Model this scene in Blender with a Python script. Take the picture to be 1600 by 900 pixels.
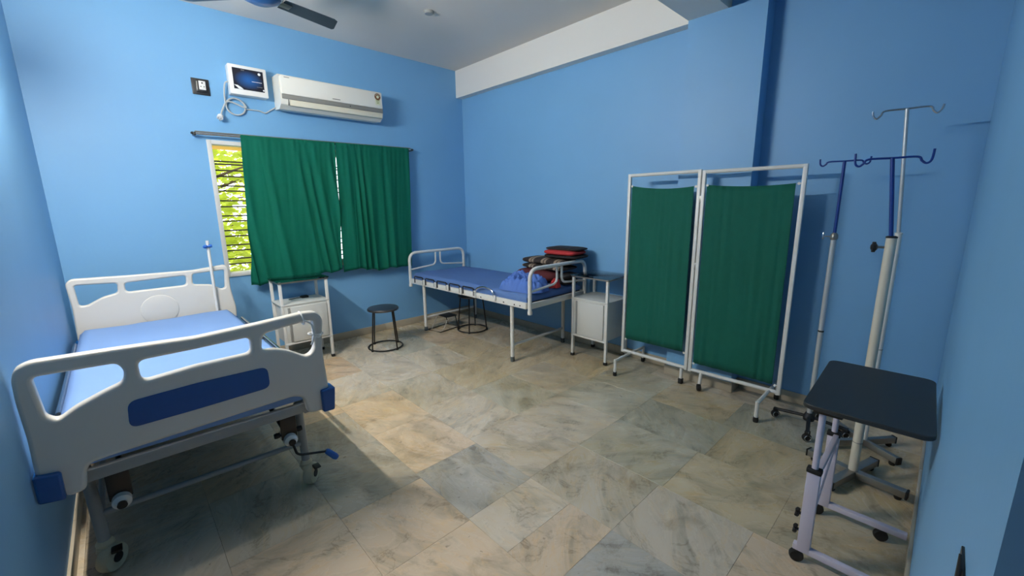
import bpy, bmesh, math, random
from mathutils import Vector, Matrix, noise
random.seed(7)
for o in list(bpy.data.objects): bpy.data.objects.remove(o)
SC = bpy.context.scene
COL = SC.collection
PI = math.pi
R = math.radians

# ------------------------------------------------------------------ camera
CAM = Vector((0.308, 0.021, 1.45))
YAW, PITCH, ROLL, FPX = R(43.4965), R(11.3223), R(-0.6544), 648.308
fwd = Vector((math.sin(YAW)*math.cos(PITCH), math.cos(YAW)*math.cos(PITCH), -math.sin(PITCH)))
r0 = Vector((math.cos(YAW), -math.sin(YAW), 0)); u0 = r0.cross(fwd)
rgt = r0*math.cos(ROLL) + u0*math.sin(ROLL)
upv = -r0*math.sin(ROLL) + u0*math.cos(ROLL)
cd = bpy.data.cameras.new('camera'); cam = bpy.data.objects.new('camera', cd); COL.objects.link(cam)
cd.sensor_width = 36; cd.lens = FPX/1600*36; cd.clip_start = 0.01; cd.clip_end = 200
cam.matrix_world = Matrix(((rgt.x, upv.x, -fwd.x, CAM.x), (rgt.y, upv.y, -fwd.y, CAM.y), (rgt.z, upv.z, -fwd.z, CAM.z), (0, 0, 0, 1)))
SC.camera = cam
def on(u, v, ax, val):
    """pixel of the 1600x900 photograph -> point on an axis plane of the room"""
    d = fwd + rgt*((u-800)/FPX) + upv*((450-v)/FPX)
    return CAM + d*((val-CAM[ax])/d[ax])

# ------------------------------------------------------------------ world, exposure
w = bpy.data.worlds.new('sky'); SC.world = w; w.use_nodes = True
bg = w.node_tree.nodes['Background']; bg.inputs[0].default_value = (0.86, 0.93, 1.0, 1); bg.inputs[1].default_value = 3.2
SC.view_settings.view_transform = 'Standard'; SC.view_settings.look = 'None'
SC.view_settings.gamma = 1; SC.view_settings.use_curve_mapping = False
SC.view_settings.exposure = 0.0
TUBE_POWER = 515.0

# ------------------------------------------------------------------ room size (metres)
XL, W, D, H, YN = -0.012, 3.753, 4.537, 3.088, -0.045
B = 2.771            # underside of the beams
XC = 3.61            # face of the column on the right wall
CY0, CY1 = 1.041, 1.57
BB = 0.08            # skirting height
WX0, WX1, WZ0, WZ1 = 0.992, 2.75, 0.83, 2.03    # window opening

# ------------------------------------------------------------------ helpers
def s2l(c):
    c = c/255.0
    return c/12.92 if c <= 0.04045 else ((c+0.055)/1.055)**2.4
def rgb(r, g, b): return (s2l(r), s2l(g), s2l(b), 1)
MATS = {}
def mat(name, col, rough=0.5, metal=0.0, var=0.05, scale=8, bump=0.0, bscale=60, spec=0.5, coat=0.0, trans=0.0):
    m = bpy.data.materials.new(name); m.use_nodes = True
    nt = m.node_tree; N = nt.nodes; L = nt.links
    p = N['Principled BSDF']
    tc = N.new('ShaderNodeTexCoord')
    nz = N.new('ShaderNodeTexNoise'); nz.inputs['Scale'].default_value = scale; nz.inputs['Detail'].default_value = 4
    L.new(tc.outputs['Object'], nz.inputs['Vector'])
    mx = N.new('ShaderNodeMix'); mx.data_type = 'RGBA'
    mx.inputs['A'].default_value = [c*(1-var) for c in col[:3]]+[1]
    mx.inputs['B'].default_value = [min(1, c*(1+var)) for c in col[:3]]+[1]
    L.new(nz.outputs['Fac'], mx.inputs['Factor']); L.new(mx.outputs['Result'], p.inputs['Base Color'])
    p.inputs['Roughness'].default_value = rough; p.inputs['Metallic'].default_value = metal
    p.inputs['Specular IOR Level'].default_value = spec; p.inputs['Coat Weight'].default_value = coat
    if bump:
        n2 = N.new('ShaderNodeTexNoise'); n2.inputs['Scale'].default_value = bscale; n2.inputs['Detail'].default_value = 3
        L.new(tc.outputs['Object'], n2.inputs['Vector'])
        bp = N.new('ShaderNodeBump'); bp.inputs['Strength'].default_value = bump; bp.inputs['Distance'].default_value = 0.01
        L.new(n2.outputs['Fac'], bp.inputs['Height']); L.new(bp.outputs['Normal'], p.inputs['Normal'])
    if trans:
        t = N.new('ShaderNodeBsdfTranslucent'); L.new(mx.outputs['Result'], t.inputs['Color'])
        ms = N.new('ShaderNodeMixShader'); ms.inputs[0].default_value = trans
        L.new(p.outputs[0], ms.inputs[1]); L.new(t.outputs[0], ms.inputs[2])
        L.new(ms.outputs[0], N['Material Output'].inputs['Surface'])
    MATS[name] = m
    return m
def emis(name, col, strength):
    m = bpy.data.materials.new(name); m.use_nodes = True
    p = m.node_tree.nodes['Principled BSDF']
    p.inputs['Base Color'].default_value = (0.9, 0.9, 0.9, 1)
    p.inputs['Emission Color'].default_value = col; p.inputs['Emission Strength'].default_value = strength
    MATS[name] = m

mat('paint_blue', rgb(116, 170, 214), 0.5, var=0.05, scale=2.2, bump=0.05, bscale=35)
mat('paint_white', rgb(226, 224, 219), 0.6, var=0.03, scale=2)
mat('ceiling_white', rgb(218, 213, 206), 0.75, var=0.05, scale=1.3)
mat('skirting', rgb(178, 168, 148), 0.35, var=0.16, scale=5)
mat('abs_white', rgb(214, 211, 203), 0.32, var=0.01)
mat('abs_blue', rgb(10, 82, 152), 0.35, var=0.03)
mat('enamel_white', rgb(222, 221, 216), 0.35, var=0.03, scale=15)
mat('enamel_lilac', rgb(196, 190, 206), 0.35, var=0.03)
mat('enamel_cream', rgb(214, 207, 190), 0.38, var=0.04)
mat('cabinet_white', rgb(206, 207, 202), 0.4, var=0.03, scale=4)
mat('steel', rgb(190, 192, 194), 0.22, metal=1.0, var=0.06)
mat('pole_silver', rgb(196, 200, 202), 0.32, metal=0.35, var=0.04)
mat('steel_dull', rgb(150, 148, 142), 0.4, metal=0.8, var=0.15, scale=20)
mat('dark_steel', rgb(52, 50, 48), 0.35, metal=0.6, var=0.1)
mat('seat_steel', rgb(88, 88, 90), 0.3, metal=0.8, var=0.1)
mat('rubber', rgb(22, 22, 23), 0.6)
mat('rubber_grey', rgb(78, 88, 92), 0.6)
mat('caster_cream', rgb(196, 188, 160), 0.45)
mat('frame_grey', rgb(150, 152, 150), 0.45)
mat('sheet_light', rgb(112, 147, 198), 0.75, var=0.06, scale=3, bump=0.35, bscale=5)
mat('sheet_blue', rgb(82, 114, 168), 0.72, var=0.08, scale=3, bump=0.4, bscale=6)
mat('heap_blue', rgb(80, 116, 188), 0.8, var=0.1, scale=9)
mat('maroon', rgb(86, 30, 36), 0.85, var=0.12, scale=20)
mat('black_cloth', rgb(32, 27, 28), 0.9, var=0.2, scale=20)
mat('red_cloth', rgb(178, 46, 48), 0.85, var=0.1, scale=20)
mat('curtain_green', rgb(0, 128, 102), 0.85, var=0.08, scale=30, trans=0.5)
mat('screen_green', rgb(0, 94, 76), 0.85, var=0.08, scale=25, trans=0.12)
mat('blue_rod', rgb(14, 54, 132), 0.35, var=0.03)
mat('blue_knob', rgb(28, 92, 178), 0.4)
mat('table_black', rgb(36, 40, 41), 0.5, var=0.06, scale=40)
mat('ac_white', rgb(228, 227, 219), 0.35, var=0.01)
mat('ac_cream', rgb(214, 210, 192), 0.4, var=0.02)
mat('ac_grey', rgb(128, 128, 124), 0.4)
mat('print_grey', rgb(110, 110, 108), 0.5)
mat('print_brown', rgb(112, 72, 44), 0.5)
mat('print_green', rgb(146, 158, 108), 0.5)
mat('print_pale', rgb(214, 218, 190), 0.5)
mat('print_white', rgb(236, 238, 240), 0.5)
mat('cable_grey', rgb(176, 180, 180), 0.5)
mat('fan_blue', rgb(40, 78, 132), 0.3, coat=0.3)
mat('fan_dark', rgb(52, 62, 72), 0.35)
mat('socket_black', rgb(38, 38, 40), 0.4)
mat('plastic_white', rgb(232, 232, 230), 0.4)
mat('alu_frame', rgb(206, 206, 202), 0.4, var=0.04)
mat('bar_dark', rgb(58, 50, 44), 0.5)
mat('sun_orange', rgb(255, 190, 84), 0.7)
mat('bark', rgb(90, 72, 52), 0.9, var=0.3, scale=12)
mat('ground_out', rgb(200, 196, 168), 0.9, var=0.2)
mat('door_wood', rgb(96, 66, 44), 0.5, var=0.2, scale=6)
emis('tube_glow', (1.0, 0.93, 0.82, 1), TUBE_POWER)

def leaf_mat():
    m = mat('leaf', rgb(196, 206, 70), 0.6, var=0.35, scale=3, trans=0.5)
leaf_mat()
def glass_mat(name, tint, gloss):
    m = bpy.data.materials.new(name); m.use_nodes = True; nt = m.node_tree; N = nt.nodes; L = nt.links
    t = N.new('ShaderNodeBsdfTransparent'); t.inputs[0].default_value = tint
    g = N.new('ShaderNodeBsdfGlossy'); g.inputs['Roughness'].default_value = 0.03
    fr = N.new('ShaderNodeFresnel'); fr.inputs[0].default_value = gloss
    mx = N.new('ShaderNodeMixShader'); L.new(fr.outputs[0], mx.inputs[0]); L.new(t.outputs[0], mx.inputs[1]); L.new(g.outputs[0], mx.inputs[2])
    L.new(mx.outputs[0], N['Material Output'].inputs['Surface']); MATS[name] = m
glass_mat('window_glass', (0.97, 0.99, 0.98, 1), 1.4)
glass_mat('top_glass', (0.82, 0.89, 0.91, 1), 1.6)

def marble():
    m = bpy.data.materials.new('marble'); m.use_nodes = True; nt = m.node_tree; N = nt.nodes; L = nt.links
    p = N['Principled BSDF']
    oi = N.new('ShaderNodeObjectInfo'); tc = N.new('ShaderNodeTexCoord')
    off = N.new('ShaderNodeVectorMath'); off.operation = 'SCALE'; off.inputs[0].default_value = (17.3, 9.1, 5.7)
    L.new(oi.outputs['Random'], off.inputs['Scale'])
    rot = N.new('ShaderNodeVectorRotate'); rot.rotation_type = 'Z_AXIS'
    an = N.new('ShaderNodeMath'); an.operation = 'MULTIPLY'; an.inputs[1].default_value = 6.28; L.new(oi.outputs['Random'], an.inputs[0])
    L.new(tc.outputs['Object'], rot.inputs['Vector']); L.new(an.outputs[0], rot.inputs['Angle'])
    add = N.new('ShaderNodeVectorMath'); add.operation = 'ADD'; L.new(rot.outputs[0], add.inputs[0]); L.new(off.outputs[0], add.inputs[1])
    mp = N.new('ShaderNodeMapping'); mp.inputs['Scale'].default_value = (1.0, 2.6, 1.0); L.new(add.outputs[0], mp.inputs['Vector'])
    def noise_(scale, det, rough, dist, src):
        n = N.new('ShaderNodeTexNoise'); n.inputs['Scale'].default_value = scale; n.inputs['Detail'].default_value = det
        n.inputs['Roughness'].default_value = rough; n.inputs['Distortion'].default_value = dist
        L.new(src, n.inputs['Vector']); return n.outputs['Fac']
    def ramp(src, stops):
        r = N.new('ShaderNodeValToRGB'); e = r.color_ramp.elements
        while len(e) < len(stops): e.new(0.5)
        for k, (pos, v) in enumerate(stops): e[k].position = pos; e[k].color = (v, v, v, 1)
        L.new(src, r.inputs[0]); return r.outputs[0]
    clouds = noise_(3.4, 7, 0.62, 0.8, mp.outputs[0])
    streak = noise_(6.0, 8, 0.7, 1.6, mp.outputs[0])
    vein = noise_(2.6, 5, 0.62, 1.2, add.outputs[0])
    def mixc(a, b, f):
        x = N.new('ShaderNodeMix'); x.data_type = 'RGBA'
        for s, v in (('A', a), ('B', b)):
            if isinstance(v, tuple): x.inputs[s].default_value = v
            else: L.new(v, x.inputs[s])
        if isinstance(f, float): x.inputs['Factor'].default_value = f
        else: L.new(f, x.inputs['Factor'])
        return x.outputs['Result']
    def mul(a, fac):
        x = N.new('ShaderNodeMix'); x.data_type = 'RGBA'; x.blend_type = 'MULTIPLY'; x.inputs['Factor'].default_value = 1
        L.new(a, x.inputs['A'])
        if isinstance(fac, tuple): x.inputs['B'].default_value = fac
        else: L.new(fac, x.inputs['B'])
        return x.outputs['Result']
    base = oi.outputs['Color']
    dark = mul(base, (0.60, 0.62, 0.60, 1))
    warm = mul(base, (1.04, 0.92, 0.72, 1))
    c1 = mixc(base, dark, ramp(clouds, [(0.44, 0), (0.68, 0.9)]))
    c2 = mixc(c1, warm, ramp(streak, [(0.5, 0), (0.72, 0.8)]))
    geo = N.new('ShaderNodeNewGeometry')
    stain = noise_(1.1, 6, 0.6, 0.6, geo.outputs['Position'])
    c2 = mixc(c2, mul(c2, (0.9, 0.84, 0.70, 1)), ramp(stain, [(0.46, 0), (0.66, 1.0)]))
    grime = noise_(2.3, 8, 0.68, 1.4, geo.outputs['Position'])
    c2 = mixc(c2, mul(c2, (0.64, 0.61, 0.56, 1)), ramp(grime, [(0.54, 0), (0.7, 0.85)]))
    vm = ramp(vein, [(0.478, 0), (0.5, 1), (0.522, 0)])
    vs = N.new('ShaderNodeMath'); vs.operation = 'MULTIPLY'; L.new(vm, vs.inputs[0]); L.new(ramp(clouds, [(0.44, 0), (0.64, 0.6)]), vs.inputs[1])
    c3 = mixc(c2, mul(base, (0.34, 0.29, 0.24, 1)), vs.outputs[0])
    spot = noise_(26, 3, 0.5, 0.3, add.outputs[0])
    c4 = mixc(c3, mul(base, (0.4, 0.36, 0.32, 1)), ramp(spot, [(0.7, 0), (0.76, 0.7)]))
    L.new(c4, p.inputs['Base Color'])
    rr = N.new('ShaderNodeMapRange'); rr.inputs['To Min'].default_value = 0.2; rr.inputs['To Max'].default_value = 0.36
    L.new(clouds, rr.inputs['Value']); L.new(rr.outputs[0], p.inputs['Roughness'])
    p.inputs['Specular IOR Level'].default_value = 0.45
    MATS['marble'] = m
marble()

def plaid_mat():
    m = mat('plaid', rgb(58, 48, 42), 0.9, var=0.2, scale=14); nt = m.node_tree; N = nt.nodes; L = nt.links
    tc = N.new('ShaderNodeTexCoord'); sp = N.new('ShaderNodeSeparateXYZ'); L.new(tc.outputs['Object'], sp.inputs[0])
    a = N.new('ShaderNodeMath'); a.operation = 'MULTIPLY'; a.inputs[1].default_value = 6.2; L.new(sp.outputs['Y'], a.inputs[0])
    b = N.new('ShaderNodeMath'); b.operation = 'FRACT'; L.new(a.outputs[0], b.inputs[0])
    r = N.new('ShaderNodeValToRGB'); r.color_ramp.interpolation = 'CONSTANT'
    e = r.color_ramp.elements; e[0].position = 0; e[0].color = rgb(46, 38, 36); e[1].position = 0.5; e[1].color = rgb(140, 124, 108)
    for pos, c in ((0.66, rgb(46, 38, 36)), (0.72, rgb(150, 134, 116)), (0.9, rgb(40, 34, 34))):
        n = e.new(pos); n.color = c
    L.new(b.outputs[0], r.inputs[0]); L.new(r.outputs[0], N['Principled BSDF'].inputs['Base Color'])
plaid_mat()
def screen_mat():
    """flat printed front of the stabiliser: dark panel with a blue glow-shaped print"""
    m = bpy.data.materials.new('screen_print'); m.use_nodes = True; nt = m.node_tree; N = nt.nodes; L = nt.links
    tc = N.new('ShaderNodeTexCoord'); mp = N.new('ShaderNodeMapping'); mp.inputs['Location'].default_value = (-1.352*9, 0, -2.545*13); mp.inputs['Scale'].default_value = (9, 0, 13)
    geo = N.new('ShaderNodeNewGeometry'); L.new(geo.outputs['Position'], mp.inputs['Vector'])
    g = N.new('ShaderNodeTexGradient'); g.gradient_type = 'SPHERICAL'; L.new(mp.outputs[0], g.inputs['Vector'])
    r = N.new('ShaderNodeValToRGB'); e = r.color_ramp.elements
    e[0].position = 0; e[0].color = rgb(26, 28, 42); e[1].position = 0.9; e[1].color = rgb(30, 92, 160)
    L.new(g.outputs['Fac'], r.inputs[0]); p = N['Principled BSDF']; L.new(r.outputs[0], p.inputs['Base Color']); p.inputs['Roughness'].default_value = 0.25
    MATS['screen_print'] = m
screen_mat()

class MB:
    """collects geometry given in world metres (optionally through a matrix), built as ONE mesh object"""
    def __init__(s, M=None): s.v = []; s.f = []; s.M = M
    def add(s, vs, fs):
        o = len(s.v)
        s.v += [tuple(s.M @ Vector(p)) if s.M else tuple(p) for p in vs]
        s.f += [tuple(i+o for i in f) for f in fs]
        return s
    def box(s, a, b, bev=0.0, M=None):
        x0, y0, z0 = a; x1, y1, z1 = b
        if bev <= 0:
            vs = [Vector((x, y, z)) for z in (z0, z1) for y in (y0, y1) for x in (x0, x1)]
            fs = [(0, 2, 3, 1), (4, 5, 7, 6), (0, 1, 5, 4), (2, 6, 7, 3), (0, 4, 6, 2), (1, 3, 7, 5)]
        else:
            bm = bmesh.new(); bmesh.ops.create_cube(bm, size=1)
            for v in bm.verts: v.co = Vector(((x0+x1)/2+v.co.x*(x1-x0), (y0+y1)/2+v.co.y*(y1-y0), (z0+z1)/2+v.co.z*(z1-z0)))
            bmesh.ops.bevel(bm, geom=list(bm.edges), offset=min(bev, 0.49*min(abs(x1-x0), abs(y1-y0), abs(z1-z0))), segments=2, profile=0.5, affect='EDGES')
            bm.verts.index_update(); vs = [v.co.copy() for v in bm.verts]; fs = [tuple(v.index for v in f.verts) for f in bm.faces]; bm.free()
        if M: vs = [M @ v for v in vs]
        return s.add(vs, fs)
    def tube(s, pts, r, n=12, cap=True, closed=False):
        pts = [Vector(p) for p in pts]; m = len(pts)
        rs = r if isinstance(r, (list, tuple)) else [r]*m
        T = []
        for i in range(m):
            a = pts[(i-1) % m] if (closed or i > 0) else pts[i]
            b = pts[(i+1) % m] if (closed or i < m-1) else pts[i]
            t = (b-a); T.append(t.normalized() if t.length > 1e-9 else Vector((0, 0, 1)))
        ref = Vector((0, 0, 1)) if abs(T[0].z) < 0.9 else Vector((1, 0, 0))
        nrm = T[0].cross(ref).normalized(); vs = []
        for i in range(m):
            nrm = (nrm - T[i]*nrm.dot(T[i])).normalized(); bn = T[i].cross(nrm)
            for k in range(n):
                a = 2*PI*k/n; vs.append(pts[i] + (nrm*math.cos(a)+bn*math.sin(a))*rs[i])
        fs = []
        for i in range(m if closed else m-1):
            j = (i+1) % m
            for k in range(n):
                k2 = (k+1) % n; fs.append((i*n+k, i*n+k2, j*n+k2, j*n+k))
        if cap and not closed:
            fs.append(tuple(range(n-1, -1, -1))); fs.append(tuple((m-1)*n+k for k in range(n)))
        return s.add(vs, fs)
    def lathe(s, prof, c, axis=(0, 0, 1), n=24):
        """prof: list of (radius, height along axis)"""
        ax = Vector(axis).normalized(); q = Vector((0, 0, 1)).rotation_difference(ax); c = Vector(c)
        vs = []; fs = []
        for (r, h) in prof:
            for k in range(n):
                a = 2*PI*k/n; vs.append(c + q @ Vector((r*math.cos(a), r*math.sin(a), h)))
        for i in range(len(prof)-1):
            for k in range(n):
                k2 = (k+1) % n; fs.append((i*n+k, i*n+k2, (i+1)*n+k2, (i+1)*n+k))
        fs.append(tuple(range(n-1, -1, -1))); fs.append(tuple((len(prof)-1)*n+k for k in range(n)))
        return s.add(vs, fs)
    def grid(s, fn, nu, nv, thick=None):
        vs = [Vector(fn(i/nu, j/nv)) for j in range(nv+1) for i in range(nu+1)]
        fs = [(j*(nu+1)+i, j*(nu+1)+i+1, (j+1)*(nu+1)+i+1, (j+1)*(nu+1)+i) for j in range(nv) for i in range(nu)]
        return s.add(vs, fs)
    def build(s, name, m, parent=None, smooth=35):
        org = parent['_w'] if parent is not None else None
        off = Vector(org) if org is not None else Vector((0, 0, 0))
        if parent is None:      # origin at the base centre of its own geometry
            xs = [p[0] for p in s.v]; ys = [p[1] for p in s.v]; zs = [p[2] for p in s.v]
            off = Vector(((min(xs)+max(xs))/2, (min(ys)+max(ys))/2, min(zs)))
        me = bpy.data.meshes.new(name); me.from_pydata([Vector(p)-off for p in s.v], [], s.f)
        bm = bmesh.new(); bm.from_mesh(me); bmesh.ops.recalc_face_normals(bm, faces=bm.faces); bm.to_mesh(me); bm.free()
        if smooth:
            me.polygons.foreach_set('use_smooth', [True]*len(me.polygons)); me.set_sharp_from_angle(angle=R(smooth))
        me.materials.append(MATS[m]); o = bpy.data.objects.new(name, me); COL.objects.link(o)
        if parent is None: o.location = off
        else: o.parent = parent
        o['_w'] = tuple(off)
        return o
def tag(o, label=None, cat=None, group=None, kind=None):
    if label: o['label'] = label
    if cat: o['category'] = cat
    if group: o['group'] = group
    if kind: o['kind'] = kind
    return o
def thing(name, label, cat, loc, group=None):
    o = bpy.data.objects.new(name, None); COL.objects.link(o); o.location = loc; o.empty_display_size = 0.1
    o['_w'] = tuple(loc); return tag(o, label, cat, group)
def fillet(pts, rad, n=6):
    pts = [Vector(p) for p in pts]; out = [pts[0]]
    for i in range(1, len(pts)-1):
        a, b, c = pts[i-1], pts[i], pts[i+1]; d1 = (a-b); d2 = (c-b)
        r = min(rad, d1.length*0.49, d2.length*0.49); p1 = b+d1.normalized()*r; p2 = b+d2.normalized()*r
        for k in range(n+1):
            t = k/n; out.append(p1*(1-t)**2 + b*2*t*(1-t) + p2*t**2)
    out.append(pts[-1]); return out
def catmull(pts, n=4, closed=False):
    pts = [Vector(p) for p in pts]; m = len(pts); out = []
    for i in range(m if closed else m-1):
        g = lambda k: pts[k % m] if closed else pts[max(0, min(m-1, k))]
        p0, p1, p2, p3 = g(i-1), g(i), g(i+1), g(i+2)
        for k in range(n):
            t = k/n
            out.append(0.5*((2*p1)+(p2-p0)*t+(2*p0-5*p1+4*p2-p3)*t*t+(3*p1-p0-3*p2+p3)*t**3))
    if not closed: out.append(pts[-1])
    return out
def plate(loops, y, half, bev):
    """outline with holes in the x-z plane, given thickness and rounded edges (2D filled curve turned into a mesh)"""
    cu = bpy.data.curves.new('outline', 'CURVE'); cu.dimensions = '2D'; cu.fill_mode = 'BOTH'
    cu.extrude = half-bev; cu.bevel_depth = bev; cu.bevel_resolution = 3; cu.offset = -bev
    for lp in loops:
        sp = cu.splines.new('POLY'); sp.points.add(len(lp)-1); sp.use_cyclic_u = True
        for q, p in zip(sp.points, lp): q.co = (p[0], p[1], 0, 1)
    ob = bpy.data.objects.new('outline', cu); COL.objects.link(ob)
    me = ob.to_mesh(); mb = MB()
    mb.add([(v.co.x, y-v.co.z, v.co.y) for v in me.vertices], [tuple(p.vertices) for p in me.polygons])
    ob.to_mesh_clear(); bpy.data.objects.remove(ob); bpy.data.curves.remove(cu)
    return mb

# ================================================================== STRUCTURE
def struct(name, mb, m, parent=None):
    o = mb.build(name, m, parent)
    if parent is None: o['kind'] = 'structure'
    return o
T = 0.2
CORR = -1.5
fl = struct('floor', MB().box((XL-T, CORR, -0.12), (W+T, D+T, -0.012)), 'skirting')
struct('ceiling', MB().box((XL-T, YN-0.15, H), (W+T, D+T, H+0.12)), 'ceiling_white')
struct('wall_left', MB().box((XL-T, CORR, 0), (XL, D+T, H)), 'paint_blue')
struct('wall_right', MB().box((W, YN-0.15, 0), (W+T, D+T, H)), 'paint_blue')
wb = MB()
wb.box((XL, D, 0), (WX0, D+T, H)); wb.box((WX1, D, 0), (W, D+T, H)); wb.box((WX0, D, 0), (WX1, D+T, WZ0)); wb.box((WX0, D, WZ1), (WX1, D+T, H))
struct('wall_window', wb, 'paint_blue')
# wall beside the camera, with the doorway the photograph was taken from
DX0, DX1, DZ = 0.02, 0.82, 2.1
nb = MB(); nb.box((DX1, YN-0.15, 0), (W, YN, H)); nb.box((XL, YN-0.15, DZ), (DX1, YN, H)); nb.box((XL, YN-0.15, 0), (DX0, YN, DZ))
struct('wall_near', nb, 'paint_blue')
df = MB(); df.box((DX0, YN-0.155, 0), (DX0+0.05, YN-0.045, DZ)); df.box((DX1-0.05, YN-0.155, 0), (DX1, YN-0.045, DZ)); df.box((DX0, YN-0.155, DZ-0.05), (DX1, YN-0.045, DZ))
struct('door_1', df, 'door_wood')
struct('wall_corridor', MB().box((XL, CORR-0.1, 0), (2.2, CORR, H)).box((2.1, CORR, 0), (2.2, YN-0.15, H)), 'paint_blue')
struct('ceiling_corridor', MB().box((XL-T, CORR-0.1, 2.8), (2.2, YN-0.15, 2.9)), 'ceiling_white')
# column and beams
struct('trim_1', MB().box((XC, CY0, 0), (W, CY1, B)), 'paint_blue')
struct('trim_2', MB().box((W-0.092, CY1, B), (W, D, H)), 'paint_white')
struct('trim_3', MB().box((XL, 1.289, B), (W, CY1, H)), 'paint_white')
struct('trim_4', MB().box((W-0.092, YN, B), (W, 1.289, H)), 'paint_blue')
# skirting
def skirting(name, segs, axis):
    mb = MB(); a, b = segs[0]
    o = None
    root = bpy.data.objects.new(name, None); COL.objects.link(root); root['kind'] = 'structure'; root['_w'] = (0, 0, 0)
    for (p, q) in segs:
        MB().box(p, q, 0.002).build('skirting_tile', 'skirting', root)
def cuts(a, b, step=0.62):
    n = max(1, round((b-a)/step)); return [(a+(b-a)*i/n+0.0008, a+(b-a)*(i+1)/n-0.0008) for i in range(n)]
t_ = 0.012
skirting('baseboard_window', [((a, D-t_, 0), (b, D, BB)) for a, b in cuts(XL, W)], 0)
skirting('baseboard_left', [((XL, a, 0), (XL+t_, b, BB)) for a, b in cuts(YN, D-t_)], 1)
skirting('baseboard_right', [((W-t_, a, 0), (W, b, BB)) for a, b in cuts(CY1+t_, D-t_)] + [((W-t_, a, 0), (W, b, BB)) for a, b in cuts(YN+t_, CY0-t_)], 1)
skirting('baseboard_column', [((XC-t_, a, 0), (XC, b, BB)) for a, b in cuts(CY0-t_, CY1+t_)] + [((XC, CY0-t_, 0), (W, CY0, BB)), ((XC, CY1, 0), (W, CY1+t_, BB))], 1)
skirting('baseboard_near', [((a, YN, 0), (b, YN+t_, BB)) for a, b in cuts(DX1, W)], 0)

# marble floor, each slab a piece of its own
tone = {'light': (196, 186, 168), 'warm': (206, 180, 148), 'grey': (140, 146, 146), 'dark': (128, 128, 122), 'green': (166, 168, 150),
        'olive': (176, 160, 122), 'streak': (182, 174, 154), 'teal': (148, 154, 140), 'tan': (194, 160, 122)}
cols = [XL, 0.02, 0.455, 0.89, 1.325, 1.75, 2.19, 2.63, 3.065, 3.5, W]
rows = {
 2: [(-0.045, 0.5, 'tan'), (0.5, 0.97, 'tan'), (0.97, 1.41, 'tan'), (1.41, 1.88, 'warm'), (1.88, 2.4, 'streak')],
 3: [(-0.045, 0.45, 'tan'), (0.45, 0.93, 'tan'), (0.93, 1.40, 'warm'), (1.40, 1.83, 'warm'), (1.83, 2.35, 'dark'), (2.35, 2.86, 'dark'), (2.86, 3.4, 'warm')],
 4: [(-0.045, 0.42, 'warm'), (0.42, 0.90, 'grey'), (0.90, 1.14, 'warm'), (1.14, 1.41, 'light'), (1.41, 1.88, 'grey'), (1.88, 2.41, 'warm'), (2.41, 2.95, 'warm'), (2.95, 3.5, 'light')],
 5: [(-0.045, 0.45, 'warm'), (0.45, 0.90, 'light'), (0.90, 1.415, 'streak'), (1.415, 1.95, 'light'), (1.95, 2.5, 'light'), (2.5, 3.05, 'streak'), (3.05, 3.6, 'light')],
 6: [(-0.045, 0.4, 'olive'), (0.4, 0.88, 'olive'), (0.88, 1.42, 'green'), (1.42, 1.96, 'streak'), (1.96, 2.5, 'green'), (2.5, 3.05, 'olive'), (3.05, 3.6, 'streak')],
 7: [(-0.045, 0.36, 'olive'), (0.36, 0.84, 'olive'), (0.84, 1.42, 'teal'), (1.42, 1.96, 'green'), (1.96, 2.5, 'streak'), (2.5, 3.05, 'olive'), (3.05, 3.6, 'olive')],
 8: [(-0.045, 0.4, 'olive'), (0.4, 0.9, 'teal'), (0.9, 1.42, 'olive'), (1.42, 1.96, 'green'), (1.96, 2.5, 'olive'), (2.5, 3.05, 'olive')],
}
def slab(x0, x1, y0, y1, tn, shade=1.0):
    g = 0.0004; bm = bmesh.new(); bmesh.ops.create_cube(bm, size=1); dz = random.uniform(-0.0003, 0.0)
    for v in bm.verts: v.co = Vector((v.co.x*(x1-x0-2*g), v.co.y*(y1-y0-2*g), v.co.z*0.012))
    bmesh.ops.bevel(bm, geom=[e for e in bm.edges if all(v.co.z > 0 for v in e.verts)], offset=0.0005, segments=1, affect='EDGES')
    me = bpy.data.meshes.new('floor_slab'); bm.to_mesh(me); bm.free(); me.materials.append(MATS['marble'])
    o = bpy.data.objects.new('floor_slab', me); COL.objects.link(o); o.parent = fl
    o.location = Vector(((x0+x1)/2, (y0+y1)/2, -0.006+dz)) - Vector(fl['_w'])
    c = tuple(0.5*k+0.5*m_ for k, m_ in zip(tone[tn], (226, 212, 192))); o.color = tuple(s2l(k)*shade for k in c)+(1,)
for k in range(len(cols)-1):
    lst = list(rows.get(k, [])); y = lst[-1][1] if lst else YN
    while y < D-0.05:
        y2 = min(D, y+random.choice((0.5, 0.54, 0.58)))
        if D-y2 < 0.12: y2 = D
        lst.append((y, y2, random.choice(['light', 'green', 'streak', 'light', 'warm', 'olive'] if k > 4 else ['light', 'warm', 'streak', 'warm', 'tan']))); y = y2
    for (a, b, tn) in lst: slab(cols[k], cols[k+1], a, b, tn, random.uniform(0.93, 1.05))
for k in range(5):
    for j in range(3): slab(XL+k*0.44, XL+(k+1)*0.44, CORR+j*0.485, CORR+(j+1)*0.485, random.choice(['tan', 'warm', 'light']))

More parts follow.
